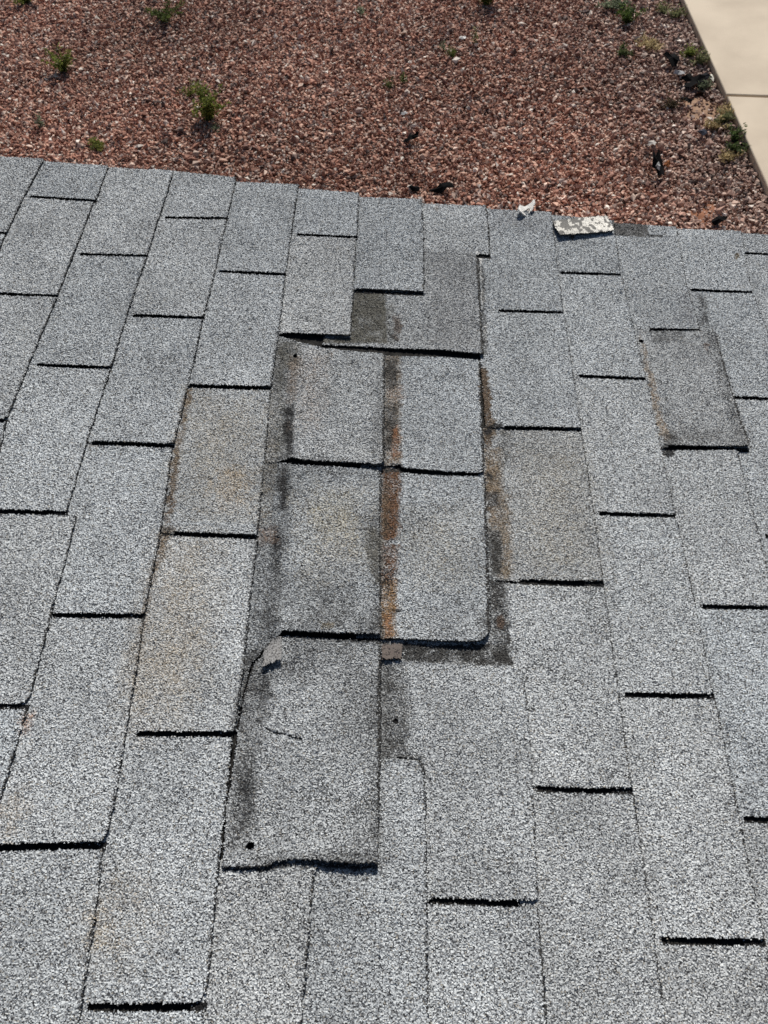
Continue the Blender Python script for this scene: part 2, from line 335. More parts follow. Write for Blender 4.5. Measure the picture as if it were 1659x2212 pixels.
def granule_sheet(name, poly, wfun, thick, parent, mat=M_GRAN, tone=None, rough=0.00080, coarse=1.0, stains=True, edge=DARK, label=None, palette=None, seed=0, course=None, butt=None, worn=0.5, mottle=0.0):
    """a granule-covered sheet with the outline poly: its top follows wfun(u, v), its rim goes down by thick"""
    g = G * coarse
    r = np.random.default_rng(1000 + seed)
    lo = poly.min(0) - g; hi = poly.max(0) + g
    lo = np.floor(lo / g) * g
    nx, ny = np.ceil((hi - lo) / g).astype(int) + 1
    cx = lo[0] + (np.arange(nx - 1) + 0.5) * g; cy = lo[1] + (np.arange(ny - 1) + 0.5) * g
    CX, CY = np.meshgrid(cx, cy, indexing='ij'); PC = np.stack([CX.ravel(), CY.ravel()], 1)
    wob = np.stack([fbm(PC[:, 0] * 90, PC[:, 1] * 90 + 3), fbm(PC[:, 0] * 90 + 40, PC[:, 1] * 90)], 1) * 0.0009
    ok = inside(PC + wob + r.normal(0, 0.0007, PC.shape), poly)
    for h, rad in HOLES:
        if stains and (lo[0] < h[0] < hi[0]) and (lo[1] < h[1] < hi[1]):
            q = PC - h; ok &= (np.hypot(q[:, 0], q[:, 1]) + fbm(PC[:, 0] * 250, PC[:, 1] * 250) * 0.002) > rad
    ok = ok.reshape(nx - 1, ny - 1)
    # vertices
    X = lo[0] + np.arange(nx) * g; Y = lo[1] + np.arange(ny) * g
    VX, VY = np.meshgrid(X, Y, indexing='ij')
    VX = VX + (r.random(VX.shape) - 0.5) * g * 0.75; VY = VY + (r.random(VY.shape) - 0.5) * g * 0.75
    fx, fy = VX.ravel(), VY.ravel()
    base = wfun(fx, fy) + fbm(fx * 11 + seed, fy * 11) * 0.0011
    gran = (r.random(fx.shape) - 0.5) * 2 * rough
    gran = gran + (r.random(fx.shape) < 0.03) * rough * 0.9
    for c, rad in CRACKS:
        if stains and (c.max(0) > lo).all() and (c.min(0) < hi).all():
            d = seg_dist(np.stack([fx, fy], 1), c, False) + np.abs(r.normal(0, 0.0008, len(fx))); gran = gran - 0.0022 * (d < rad)
    Vt = np.stack([fx, fy, base + gran], 1); Vb = np.stack([fx, fy, base - thick], 1)
    vid = np.arange(nx * ny).reshape(nx, ny)
    quad = np.stack([vid[:-1, :-1], vid[1:, :-1], vid[1:, 1:], vid[:-1, 1:]], -1)
    top = quad[ok]
    n = nx * ny
    # split every other cell along the other diagonal so that no weave shows
    roll = r.random(len(top)) < 0.5
    top[roll] = np.roll(top[roll], 1, axis=1)
    walls = []
    pad = np.pad(ok, 1)
    I = pad[1:-1, 1:-1]
    for sel, a, b in ((I & ~pad[:-2, 1:-1], 3, 0), (I & ~pad[2:, 1:-1], 1, 2), (I & ~pad[1:-1, :-2], 0, 1), (I & ~pad[1:-1, 2:], 2, 3)):
        q = quad[sel]; walls.append(np.stack([q[:, b], q[:, a], q[:, a] + n, q[:, b] + n], 1))
    walls = np.concatenate(walls)
    faces = np.concatenate([top, walls])
    V = np.concatenate([Vt, Vb])
    used, inv = np.unique(faces.ravel(), return_inverse=True)
    V = V[used]; faces = inv.reshape(-1, 4)
    # colours of the granules
    PT = PC.reshape(nx - 1, ny - 1, 2)[ok]
    m = len(PT)
    pal = np.array(palette if palette is not None else [(0.565, 0.595, 0.61), (0.425, 0.447, 0.46), (0.25, 0.264, 0.275), (0.11, 0.114, 0.12), (0.032, 0.033, 0.036), (0.31, 0.292, 0.255)])
    wts = np.array([0.30, 0.24, 0.20, 0.14, 0.09, 0.03]); ci = r.choice(len(pal), m, p=wts / wts.sum())
    C = pal[ci] * (0.85 + 0.3 * r.random((m, 1)))
    rel = C.mean(1, keepdims=True) / (pal * wts[:, None]).sum(0).mean()
    tone = (0.93 + 0.13 * TONES.random()) if tone is None else tone
    C = C * (1 + (TONES.random() - 0.5) * np.array([0.025, 0.0, -0.025]))
    bald = fbm(PT[:, 0] * 45 + seed, PT[:, 1] * 45, 4) + 0.6 * fbm(PT[:, 0] * 9, PT[:, 1] * 9 + seed)
    lost = r.random(m) < np.clip((bald - 0.25 + mottle) * 0.9, 0, 0.75) * (0.25 + mottle)
    C[lost] = C[lost] * 0.25
    C = C * tone * (1 + 0.22 * fbm(PT[:, 0] * 14, PT[:, 1] * 14)[:, None])
    if stains:
        for P, col, s, fe, rag, a, b, only in STAINS_AND_SHADE:
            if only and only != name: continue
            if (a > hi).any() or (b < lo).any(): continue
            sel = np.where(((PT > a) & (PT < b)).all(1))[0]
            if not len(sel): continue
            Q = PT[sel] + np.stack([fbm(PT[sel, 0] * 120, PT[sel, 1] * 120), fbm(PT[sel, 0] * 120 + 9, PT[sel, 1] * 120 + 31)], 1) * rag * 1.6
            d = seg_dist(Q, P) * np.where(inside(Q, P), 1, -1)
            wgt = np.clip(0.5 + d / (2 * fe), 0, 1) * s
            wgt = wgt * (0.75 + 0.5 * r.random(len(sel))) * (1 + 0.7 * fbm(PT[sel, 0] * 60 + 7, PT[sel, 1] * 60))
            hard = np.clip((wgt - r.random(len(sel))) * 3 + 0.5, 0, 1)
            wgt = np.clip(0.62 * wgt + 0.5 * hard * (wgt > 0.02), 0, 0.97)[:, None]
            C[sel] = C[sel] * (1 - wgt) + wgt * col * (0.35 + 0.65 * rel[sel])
        if butt is not None:
            d = seg_dist(PT, butt, False) + r.normal(0, 0.0006, m)
            hit = (d < 0.0018 + 0.0022 * worn * (0.5 + fbm(PT[:, 0] * 40, PT[:, 1] * 40 + 7))) & (r.random(m) < 0.25 + 0.6 * worn)
            C[hit] = np.array(DARK) * (0.5 + r.random((hit.sum(), 1)))
        for kk, S in SLOTS:
            if kk != course - 1: continue
            C[inside(PT, S) & (r.random(m) < 0.95)] = (0.007, 0.007, 0.0075)
        for c, rad in CRACKS:
            if (c.max(0) > lo).all() and (c.min(0) < hi).all():
                C[seg_dist(PT, c, False) + np.abs(r.normal(0, 0.0008, m)) < rad * 1.1] = BLACK
    CW = np.tile(np.array(edge), (len(walls), 1)) * (0.4 + 0.8 * r.random((len(walls), 1)))
    o = link_mesh(name, to_world(V), faces, mat, parent, np.concatenate([C, CW]).astype(np.float32))
    if label: o['label'] = label
    return o

# regular butt line of course k
def course_w(k, wl=1.0, wr=2.0, ur=None, ul=None):
    a = UK * (k - 1) if ul is None else ul; b = UK * k if ur is None else ur
    def f(u, v):
        t = (u - a) / (b - a)
        return T * np.clip(wl + (wr - wl) * t, 0.15, max(wl, wr) * 1.25)
    return f

SLOT = 0.0080
NSEED = [0]
def tab(k, right, bl, top, rnd=None, wl=1.0, wr=2.0, lift=None, left=None, label=None, tone=None, worn=None, extra=None, lastslot=True, poly=None, ur=None, rough=0.00080):
    """one tab of course k. right: its butt edge from top to bottom; bl: left end of the slot below it;
    top: (slot left end, slot right end) above it in roof coordinates; returns the same for the next tab"""
    R = uvs(right) if not isinstance(right, np.ndarray) else right
    B = uv(bl) if not isinstance(bl, np.ndarray) else bl
    uL = (UK * (k - 1) - 0.032) if left is None else left
    if poly is None:
        pts = []
        if top is not None and top[2]:
            t0, t1, _ = top
            mid = t0[1] - SLOT / 2
            pts += [np.array([uL, mid]), np.array([t0[0], mid]), np.array([t0[0], t0[1] - SLOT])]
            first = R[0].copy()
            if abs(first[1] - (t1[1] - SLOT)) < 0.02: first[1] = t1[1] - SLOT
            pts.append(first)
        else:
            pts += [np.array([uL, top[0][1]]), R[0]] if top is not None else [R[0]]
        pts += list(R[1:])
        ib = len(pts) - 1
        if extra is not None: pts += list(uvs(extra))
        pts.append(B)
        if lastslot:
            pts += [B - np.array([0, SLOT / 2]), np.array([uL, B[1] - SLOT / 2])]
        else:
            pts += [np.array([uL, B[1]])]
        P = round_poly(np.array(pts), {ib: rnd if rnd else 0.003}, 0)
    else:
        P = uvs(poly)
    if ur is None: ur = max(UK * k, R[:, 0].mean()) if left is not None or abs(R[:, 0].mean() - UK * k) > 0.012 else UK * k
    wf0 = course_w(k, wl, wr, ur)
    def wf(u, v):
        w = wf0(u, v)
        if lift:
            h, L, c = lift                      # curl: height, decay length, measured centre line
            c = uvs(c); d = seg_dist(np.stack([u, v], 1), c, False)
            w = w + h * np.exp(-(d / L) ** 2)
        return w
    NSEED[0] += 1
    granule_sheet('shingle_tab', P, wf, T * 0.95, house, tone=tone, label=label, seed=NSEED[0], rough=rough, course=k, butt=R, mottle=0.22 if label and ('slipped' in label or 'dark' in label) else 0.0, worn=worn if worn is not None else 0.9 if wr > 2.3 or k == 4 else 0.35 if (k < 4 or R[0][1] < 0.3) else 0.1)
    if lastslot and (poly is None or k == 5):
        SLOTS.append((k, np.array([B + [-0.002, 0.001], R[-1] + [0.0015, 0.001], R[-1] + [0.0015, -SLOT - 0.0004], B + [-0.002, -SLOT - 0.0004]])))
    return (B, R[-1], True)

def chain(k, topL, topR, tabs, above=0, below=1):
    """a whole course: the first tab starts at the rake edge"""
    t = (uv(topL), uv(topR), False)
    first = True
    for d in tabs:
        d = dict(d); r = d.pop('r'); b = d.pop('b')
        if first: r = [topR] + r
        t = tab(k, r, b, t, **d); first = False
    for i in range(below):          # the next tab towards the viewer, on the regular spacing
        B, Rr, _ = t
        R = np.array([[Rr[0], Rr[1] - SLOT], [UK * k, Rr[1] - 0.1], [UK * k, B[1] - VT]])
        t = tab(k, R, B - np.array([0, VT]), t)
    return t

# left to right, every course from the rake edge towards the viewer
chain(-3, (0, 338), (95, 345), [dict(r=[(50, 430), (15, 503)], b=(-95, 496)), dict(r=[(10, 512), (-60, 690)], b=(-190, 684))])
chain(-2, (96, 346), (235, 360), [dict(r=[(221, 395), (208, 433)], b=(66, 421)), dict(r=[(201, 442), (165, 535), (125, 638)], b=(-18, 629)), dict(r=[(122, 648), (66, 780), (15, 906)], b=(-160, 902), rnd=0.008)])
chain(-1, (236, 361), (375, 370), [dict(r=[(357, 430), (318, 552)], b=(174, 545)), dict(r=[(315, 562), (275, 680), (241, 793)], b=(80, 783)), dict(r=[(237, 804), (190, 950), (145, 1105)], b=(-30, 1098)),
    dict(r=[(166, 1114), (150, 1180), (110, 1330), (62, 1522)], b=(-170, 1518), rnd=0.016), dict(r=[(58, 1536), (28, 1640), (-15, 1790), (-60, 1960)], b=(-260, 1955))], below=0)
chain(0, (376, 366), (510, 385), [dict(r=[(498, 440), (491, 471)], b=(357, 466)), dict(r=[(489, 480), (464, 590), (440, 685)], b=(288, 677)), dict(r=[(437, 696), (410, 820), (376, 961)], b=(200, 952), lift=(0.002, 0.03, [(205, 950), (370, 958)])),
    dict(r=[(372, 972), (356, 1093), (338, 1198), (312, 1327)], b=(114, 1323)), dict(r=[(311, 1338), (299, 1424), (284, 1511), (265, 1633), (248, 1733), (228, 1820)], b=(-40, 1824), rnd=0.014, lift=(0.003, 0.05, [(0, 1822), (220, 1818)])),
    dict(r=[(222, 1836), (212, 1939), (195, 2054), (177, 2165), (160, 2300)], b=(-120, 2420))], below=0)
chain(1, (511, 392), (645, 400), [dict(r=[(630, 500), (617, 592)], b=(474, 582)), dict(r=[(616, 602), (602, 720), (586, 838)], b=(409, 829), lift=(0.002, 0.03, [(412, 828), (583, 836)])),
    dict(r=[(585, 848), (573, 980), (556, 1158)], b=(376, 1148), lift=(0.002, 0.03, [(380, 1148), (552, 1157)]), label='tan stained tab with a rust line down its left side'), dict(r=[(557, 1170), (540, 1295), (527, 1440), (507, 1581)], b=(296, 1578), label='brown weathered tab left of the torn area'),
    dict(r=[(502, 1594), (490, 1720), (470, 1900), (446, 2166)], b=(190, 2168), rnd=0.020), dict(r=[(440, 2182), (436, 2300), (425, 2420)], b=(170, 2450))], below=0)
# course 2: a tab and a half as laid, then the slipped column
chain(2, (646, 405), (775, 418), [dict(r=[(773, 470), (771, 512)], b=(643, 503)), dict(r=[(769, 522), (763, 640), (757, 728)], b=(612, 719), lift=(0.003, 0.03, [(615, 720), (756, 727)])),
    dict(r=[(830, 757), (830, 880), (828, 1008)], b=(650, 993), wl=1.0, wr=2.7, rnd=0.006, lift=(0.004, 0.03, [(640, 996), (826, 1006)]), label='slipped tab with a dark band and a nail hole, upper left of the patch', tone=0.9,
        poly=[(575, 735), (600, 724), (640, 737), (696, 752), (770, 762), (831, 768), (830, 880), (829, 1000), (820, 1009), (740, 1002), (660, 997), (630, 990), (600, 998), (545, 1000)]),
    dict(r=[(822, 1018), (822, 1370)], b=(612, 1370), wl=1.0, wr=2.8, lift=(0.007, 0.035, [(620, 1364), (820, 1378)]), label='slipped tab with a curled bottom edge over a black gap', tone=0.9,
        poly=[(545, 1000), (600, 998), (640, 1004), (664, 1006), (740, 1011), (808, 1019), (824, 1024), (824, 1060), (818, 1150), (822, 1250), (822, 1376), (740, 1374), (660, 1369), (612, 1366), (602, 1376), (572, 1402), (544, 1430), (526, 1490), (510, 1575), (470, 1590), (500, 1300)]),
    dict(r=[(820, 1386), (818, 1872)], b=(482, 1870), wl=1.0, wr=3.2, lift=(0.004, 0.035, [(500, 1868), (814, 1868)]), label='wide slipped tab with a cracked dark left side', tone=0.92, rough=0.00080,
        poly=[(614, 1374), (660, 1378), (740, 1384), (822, 1390), (822, 1600), (818, 1760), (815, 1868), (770, 1868), (640, 1858), (600, 1861), (578, 1872), (545, 1875), (478, 1873), (480, 1870), (490, 1745), (513, 1590), (530, 1496), (549, 1434), (576, 1408), (606, 1381)])],
    below=0)
tab(2, [(678, 1884), (670, 1960), (662, 2080), (650, 2212), (640, 2330)], (420, 2330), None, lastslot=False, poly=[(440, 1860), (700, 1840), (678, 1890), (671, 1960), (664, 2060), (650, 2212), (640, 2340), (400, 2340)])
# course 3
chain(3, (776, 424), (910, 432), [dict(r=[(916, 530), (915, 632)], b=(770, 623), lift=(0.002, 0.03, [(775, 624), (912, 632)]))], below=0)
tab(3, [(910, 1642), (918, 1700), (922, 1950), (925, 2300)], (660, 2330), None, lastslot=False, poly=[(700, 1634), (870, 1638), (904, 1640), (914, 1652), (918, 1700), (920, 1800), (922, 1950), (925, 2212), (926, 2340), (620, 2340), (660, 1900)])
# course 4: the tabs that show their upper half where course 3 is torn off
chain(4, (911, 438), (1050, 446), [dict(r=[(1056, 500), (1058, 552)], b=(1032, 549), left=UK * 3 - 0.02),], below=0)
tab(4, [(1030, 556), (1043, 765)], (700, 740), None, left=UK * 3 - 0.1, wl=1.0, wr=2.0, label='dark tab whose bare olive upper half shows under the torn course', tone=0.82, lift=(0.003, 0.025, [(700, 742), (1040, 764)]),
    poly=[(705, 715), (745, 715), (757, 640), (762, 600), (890, 560), (905, 538), (1024, 540), (1030, 556), (1034, 560), (1038, 660), (1044, 766), (1000, 764), (960, 757), (865, 753), (770, 746), (696, 743)])
tab(4, [(1036, 770), (1045, 1022)], (868, 1012), None, label='slipped tab with a rust brown strip along its left side', tone=0.92, lift=(0.003, 0.03, [(870, 1013), (1040, 1022)]),
    poly=[(780, 764), (840, 766), (960, 771), (1034, 778), (1036, 785), (1040, 880), (1046, 1000), (1044, 1022), (1030, 1024), (960, 1019), (900, 1013), (870, 1010), (852, 1004), (780, 1004)])
tab(4, [(1047, 1030), (1056, 1386)], (840, 1383), None, wr=2.9, label='slipped tab with a rounded corner beside the orange rust strip', tone=0.93, lift=(0.004, 0.03, [(840, 1384), (1050, 1388)]),
    poly=[(780, 1004), (850, 1005), (866, 1018), (900, 1022), (960, 1028), (1036, 1032), (1047, 1030), (1050, 1130), (1056, 1250), (1060, 1340), (1056, 1368), (1040, 1386), (1000, 1388), (900, 1382), (830, 1378), (770, 1376)])
t4 = tab(4, [(1104, 1440), (1126, 1470), (1140, 1540), (1152, 1710), (1160, 1948)], (936, 1940), None, label='wide pale tab with a nail hole below the torn tabs', worn=0.1, left=UK * 2.6,
    poly=[(780, 1424), (868, 1426), (985, 1436), (1104, 1440), (1128, 1450), (1140, 1540), (1152, 1710), (1161, 1944), (1060, 1944), (936, 1937), (925, 1945), (860, 1950), (780, 1700)])
tab(4, [(1163, 1962), (1172, 2080), (1181, 2212), (1186, 2330)], (880, 2330), None, lastslot=False, poly=[(860, 1951), (925, 1951), (938, 1952), (1060, 1959), (1161, 1960), (1172, 2080), (1181, 2212), (1188, 2340), (860, 2340)])
# course 5
t5 = chain(5, (1051, 450), (1190, 460), [dict(r=[(1203, 570), (1216, 674)], b=(1076, 667)),
    dict(r=[(1219, 684), (1236, 800), (1254, 926)], b=(1090, 920), lift=(0.002, 0.03, [(1090, 920), (1250, 926)]), left=UK * 4 - 0.032),
    dict(r=[(1256, 937), (1280, 1090), (1303, 1256)], b=(1122, 1249), left=UK * 4 - 0.05, tone=0.9, label='tab with brown strips along its left edge, right of the rust strip', extra=[(1240, 1254), (1122, 1249), (1060, 1247)]),
    dict(r=[(1306, 1268), (1330, 1450), (1364, 1704)], b=(1160, 1697), left=UK * 2.75, label='tab with a dark unweathered upper corner under the torn tabs', poly=[(800, 1380), (800, 1370), (1050, 1250), (1060, 1252), (1122, 1261), (1240, 1268), (1304, 1272), (1330, 1450), (1364, 1702), (1260, 1702), (1162, 1696), (1150, 1702), (900, 1690)]),
    dict(r=[(1367, 1716), (1390, 1860), (1410, 2003), (1432, 2180), (1444, 2290)], b=(1190, 2290))], below=0)
# course 6
chain(6, (1191, 462), (1325, 478), [dict(r=[(1333, 540), (1340, 592)], b=(1209, 585)), dict(r=[(1343, 602), (1366, 700), (1394, 817)], b=(1251, 808)), dict(r=[(1397, 828), (1425, 960), (1458, 1112)], b=(1293, 1104)),
    dict(r=[(1462, 1124), (1500, 1300), (1541, 1500)], b=(1349, 1494)), dict(r=[(1545, 1514), (1595, 1758), (1651, 2029)], b=(1428, 2024)), dict(r=[(1654, 2046), (1690, 2240), (1720, 2420)], b=(1470, 2420))], below=0)
# course 7 with its slipped tab
chain(7, (1326, 480), (1460, 492), [dict(r=[(1483, 620), (1512, 712)], b=(1402, 708)),
    dict(r=[(1540, 716), (1577, 842), (1616, 968)], b=(1440, 964), wl=1.0, wr=2.9, lift=(0.003, 0.03, [(1440, 962), (1612, 967)]), tone=0.95, label='darker slipped tab standing proud on the right', left=UK * 6 - 0.03, extra=[(1560, 968), (1450, 963), (1436, 962)]),
    dict(r=[(1594, 984), (1632, 1130), (1676, 1310)], b=(1514, 1304)), dict(r=[(1680, 1324), (1730, 1530), (1786, 1770)], b=(1606, 1762)), dict(r=[(1792, 1790), (1850, 2000), (1900, 2220)], b=(1690, 2220))], below=0)
chain(8, (1461, 493), (1600, 501), [dict(r=[(1610, 560), (1624, 630)], b=(1491, 622), left=UK * 7 - 0.03), dict(r=[(1628, 640), (1670, 750), (1716, 863)], b=(1586, 854)), dict(r=[(1722, 876), (1770, 1020), (1820, 1160)], b=(1652, 1152)), dict(r=[(1826, 1176), (1890, 1380), (1940, 1560)], b=(1740, 1555))], below=1)
chain(9, (1601, 502), (1740, 514), [dict(r=[(1748, 530), (1756, 552)], b=(1598, 543)), dict(r=[(1762, 562), (1800, 650), (1840, 740)], b=(1690, 732)), dict(r=[(1848, 752), (1900, 880), (1950, 1010)], b=(1780, 1000)), dict(r=[(1960, 1020), (2020, 1180), (2080, 1340)], b=(1890, 1330))], below=2)

# bare asphalt piece without granules, between the two columns
Pb = uvs([(824, 1394), (868, 1393), (868, 1424), (823, 1424)])
granule_sheet('asphalt_flap', Pb, lambda u, v: T * 2.0 + 0 * u, T * 0.8, house, palette=[(0.15, 0.125, 0.11)] * 4 + [(0.05, 0.04, 0.04), (0.17, 0.13, 0.12)], rough=0.00010, stains=False, label='smooth brown flap with no granules', seed=400)

# sheet under the shingles, deck, rake board, gable wall
def slab_uvw(name, u0, u1, v0, v1, w0, w1, mat):
    V, Fq = box_arrays(u0, u1, v0, v1, w0, w1)
    return link_mesh(name, to_world(V), Fq, mat, house)
EDGE = [uv(p) for p in [(0, 338), (375, 368), (775, 420), (1190, 460), (1659, 505)]]
a0, b0 = EDGE[0], EDGE[-1]
sl_ = (b0[1] - a0[1]) / (b0[0] - a0[0])
def edge_v(u): return a0[1] + sl_ * (u - a0[0])
# a deck whose far side follows the rake edge, 12 mm back from the shingles
def deck(name, w0, w1, back, near, u0, u1, mat):
    V, Fq = box_arrays(u0, u1, 0, 1, w0, w1)
    V[:, 1] = np.where(V[:, 1] > 0.5, edge_v(V[:, 0]) - back, near)
    return link_mesh(name, to_world(V), Fq, mat, house)
deck('felt_underlay', -0.003, 0.0, 0.012, -1.6, -1.2, 2.2, M_FELT)
deck('roof_deck', -0.019, -0.0032, 0.014, -1.65, -1.25, 2.25, M_WOOD)
V, Fq = box_arrays(-1.25, 2.25, 0, 1, -0.16, -0.0195)
V[:, 1] = edge_v(V[:, 0]) - np.where(V[:, 1] > 0.5, 0.018, 0.045)
link_mesh('rake_board', to_world(V), Fq, M_WOOD, house)
V, Fq = box_arrays(-1.2, 2.2, 0.28, 0.46, 0, 1)
Vw = to_world(np.stack([V[:, 0], V[:, 1], np.where(V[:, 2] > 0.5, -0.02, 0)], 1)); Vw[V[:, 2] < 0.5, 2] = -0.05
Vw[V[:, 2] < 0.5, 0] = V[V[:, 2] < 0.5, 0] * math.cos(PITCH)
link_mesh('gable_wall', Vw, Fq, M_STUCCO, house)

# ------------------------------------------------------------------ loose scraps on the roof
def scrap(name, pts, w, thick, label, cat, pal, lift=None, rough=0.0003, edge=(0.05, 0.05, 0.05), seed=0, coarse=1.0, wfn=None):
    P = uvs(pts, w); c = P.mean(0)
    e = empty(name, tuple(to_world(np.array([[c[0], c[1], w]]))[0]))
    bpy.context.view_layer.update()
    tag(e, label, cat)
    f = (lambda u, v: w + 0 * u) if wfn is None else wfn
    o = granule_sheet('face', P, f, thick, e, palette=pal, rough=rough, stains=False, edge=edge, seed=seed, tone=1.0, coarse=coarse)
    return e, o

def merge_scrap(name, pts, w, thick, label, cat, pal, **k):
    """scrap as one mesh, origin at its middle"""
    P = uvs(pts, w); c = P.mean(0); loc = to_world(np.array([[c[0], c[1], w - thick]]))[0]
    f = k.pop('wfn', None) or (lambda u, v: w + 0 * u)
    o = granule_sheet(name, P, f, thick, None, palette=pal, stains=False, tone=1.0, **k)
    n = len(o.data.vertices); co = np.empty(n * 3, np.float32); o.data.vertices.foreach_get('co', co)
    co = co.reshape(-1, 3) - loc; o.data.vertices.foreach_set('co', co.ravel()); o.location = loc
    return tag(o, label, cat)

sp = uvs([(1208, 506), (1326, 498)], 0.01)
def scrap_w(u, v):
    d = seg_dist(np.stack([u, v], 1), sp, False)
    return T * 2.6 + 0.004 * np.exp(-(d / 0.02) ** 2) + 0.001
WHITE_PAL = [(0.72, 0.71, 0.66), (0.66, 0.65, 0.6), (0.78, 0.76, 0.70), (0.5, 0.49, 0.46), (0.30, 0.295, 0.285), (0.7, 0.68, 0.62)]
flip = merge_scrap('shingle_scrap', [(1195, 476), (1250, 469), (1310, 464), (1316, 474), (1326, 499), (1290, 503), (1209, 508), (1200, 492)], 0.012, 0.0030,
    'torn shingle scrap lying upside down on the roof edge, its white back flecked grey', 'shingle scrap', WHITE_PAL, wfn=scrap_w, rough=0.00025, edge=(0.04, 0.04, 0.04), seed=501)
# grey flecks of asphalt on its back
att = flip.data.attributes['tint']; nF = len(flip.data.polygons)
cc = np.empty(nF * 4, np.float32); att.data.foreach_get('color', cc); cc = cc.reshape(-1, 4)
ctr = np.empty(nF * 3, np.float32); flip.data.polygons.foreach_get('center', ctr); ctr = ctr.reshape(-1, 3)
fl = fbm(ctr[:, 0] * 150, ctr[:, 1] * 90, 4) + 0.25 * np.exp(-((ctr[:, 0] + 0.02) / 0.05) ** 2 - ((ctr[:, 1]) / 0.03) ** 2)
selm = (fl > 0.16) & (cc[:, 0] > 0.2)
cc[selm, :3] = np.array([0.17, 0.165, 0.155]) * (0.7 + 0.6 * np.random.default_rng(5).random((selm.sum(), 1)))
att.data.foreach_set('color', cc.ravel())

def curl_w(u, v): return 0.014 + 0.006 * np.sin(u * 160) + 0 * v
chip_pts = [(1118, 455), (1121, 447), (1130, 441), (1142, 437), (1154, 434), (1155, 441), (1150, 451), (1143, 455), (1146, 446), (1141, 444), (1133, 450), (1130, 455), (1137, 456), (1135, 460), (1124, 460)]
merge_scrap('paint_chip', chip_pts, 0.016, 0.003, 'small curled white chip standing on the rim of the roof', 'chip', [(0.8, 0.79, 0.76)] * 6, wfn=curl_w, rough=0.0003, edge=(0.7, 0.7, 0.68), seed=502, coarse=0.8)
merge_scrap('film_strip', [(609, 1370), (608, 1424), (568, 1441), (569, 1406), (584, 1386)], 0.012, 0.0008, 'torn shiny grey strip of film at the corner of a slipped tab', 'film scrap',
    [(0.24, 0.24, 0.24), (0.17, 0.17, 0.17), (0.30, 0.30, 0.30), (0.10, 0.10, 0.10), (0.05, 0.05, 0.05), (0.25, 0.24, 0.22)], wfn=lambda u, v: 0.0120 + 0.002 * np.sin((u - v) * 90), rough=0.00018, edge=(0.2, 0.2, 0.2), seed=503, coarse=1.0)

# ------------------------------------------------------------------ the yard
def disc(name, r, z, mat, n=64):
    a = np.linspace(0, 2 * math.pi, n, endpoint=False)
    V = np.stack([r * np.cos(a), r * np.sin(a), np.full(n, z)], 1)
    return link_mesh(name, V, np.arange(n)[None, :], mat)
tag(disc('ground', 400, 0.0, M_SOIL), kind='structure')

PE = [gp(1472, 0, 0.07), gp(1570, 205, 0.07), gp(1659, 420, 0.07)]
ed = (PE[0] - PE[2]); ed /= np.linalg.norm(ed); ax = ed[:2]
J0 = gp(1570, 205, 0.07); J1 = gp(1659, 208, 0.07); jx = (J1 - J0)[:2]; jx /= np.linalg.norm(jx)
def slab(name, s0, s1):
    """concrete slab between the distances s0 and s1 along its edge, with eased rim"""
    b = 0.008; w = 1.9; z1 = 0.07
    A = J0[:2] + ax * s0; B = J0[:2] + ax * s1
    quad = [A, A + jx * w, B + jx * w, B]
    cen = sum(quad) / 4
    rings = []
    for inset, z in ((0, -0.05), (0, z1 - b), (b * 0.4, z1 - b * 0.3), (b, z1)):
        rings.append([np.array([*(q + (ax * (1 if i < 2 else -1) + jx * (1 if i in (0, 3) else -1)) * inset), z]) for i, q in enumerate(quad)])
    V = np.array(sum(rings, [])); Fq = []
    for r in range(3):
        for i in range(4):
            j = (i + 1) % 4; Fq.append([r * 4 + i, r * 4 + j, r * 4 + 4 + j, r * 4 + 4 + i])
    Fq.append([12, 13, 14, 15])
    return tag(link_mesh(name, V, np.array(Fq), M_CONC), kind='structure')
slab('path', 0.012, 3.2)
slab('path', -3.2, -0.012)

def on_path(P):
    q = P - J0[:2]; n = np.array([-ax[1], ax[0]]);
    if n @ jx < 0: n = -n
    return q @ n > -0.012

# gravel: every stone a small crushed solid
OV = np.array([(1, 0, 0), (-1, 0, 0), (0, 1, 0), (0, -1, 0), (0.25, 0.2, 1), (-0.2, -0.25, -1), (-0.35, 0.3, 0.85)], float)
OF = np.array([(0, 2, 4), (2, 6, 4), (2, 1, 6), (1, 3, 6), (6, 3, 4), (3, 0, 4), (2, 0, 5), (1, 2, 5), (3, 1, 5), (0, 3, 5)])
corners = np.array([gp(-60, -40)[:2], gp(1720, -40)[:2], gp(1720, 560)[:2], gp(-60, 420)[:2]])
lo = corners.min(0); hi = corners.max(0)
cellg = 0.0150
nx = int((hi[0] - lo[0]) / cellg); ny = int((hi[1] - lo[1]) / cellg)
GX, GY = np.meshgrid(lo[0] + np.arange(nx) * cellg, lo[1] + np.arange(ny) * cellg, indexing='ij')
PS = np.stack([GX.ravel(), GY.ravel()], 1) + rng.uniform(-0.5, 0.5, (nx * ny, 2)) * cellg * 1.1
cen = corners.mean(0); cpoly = cen + (corners - cen) * 1.12
PS = PS[inside(PS, cpoly)]
PS = PS[~on_path(PS)]
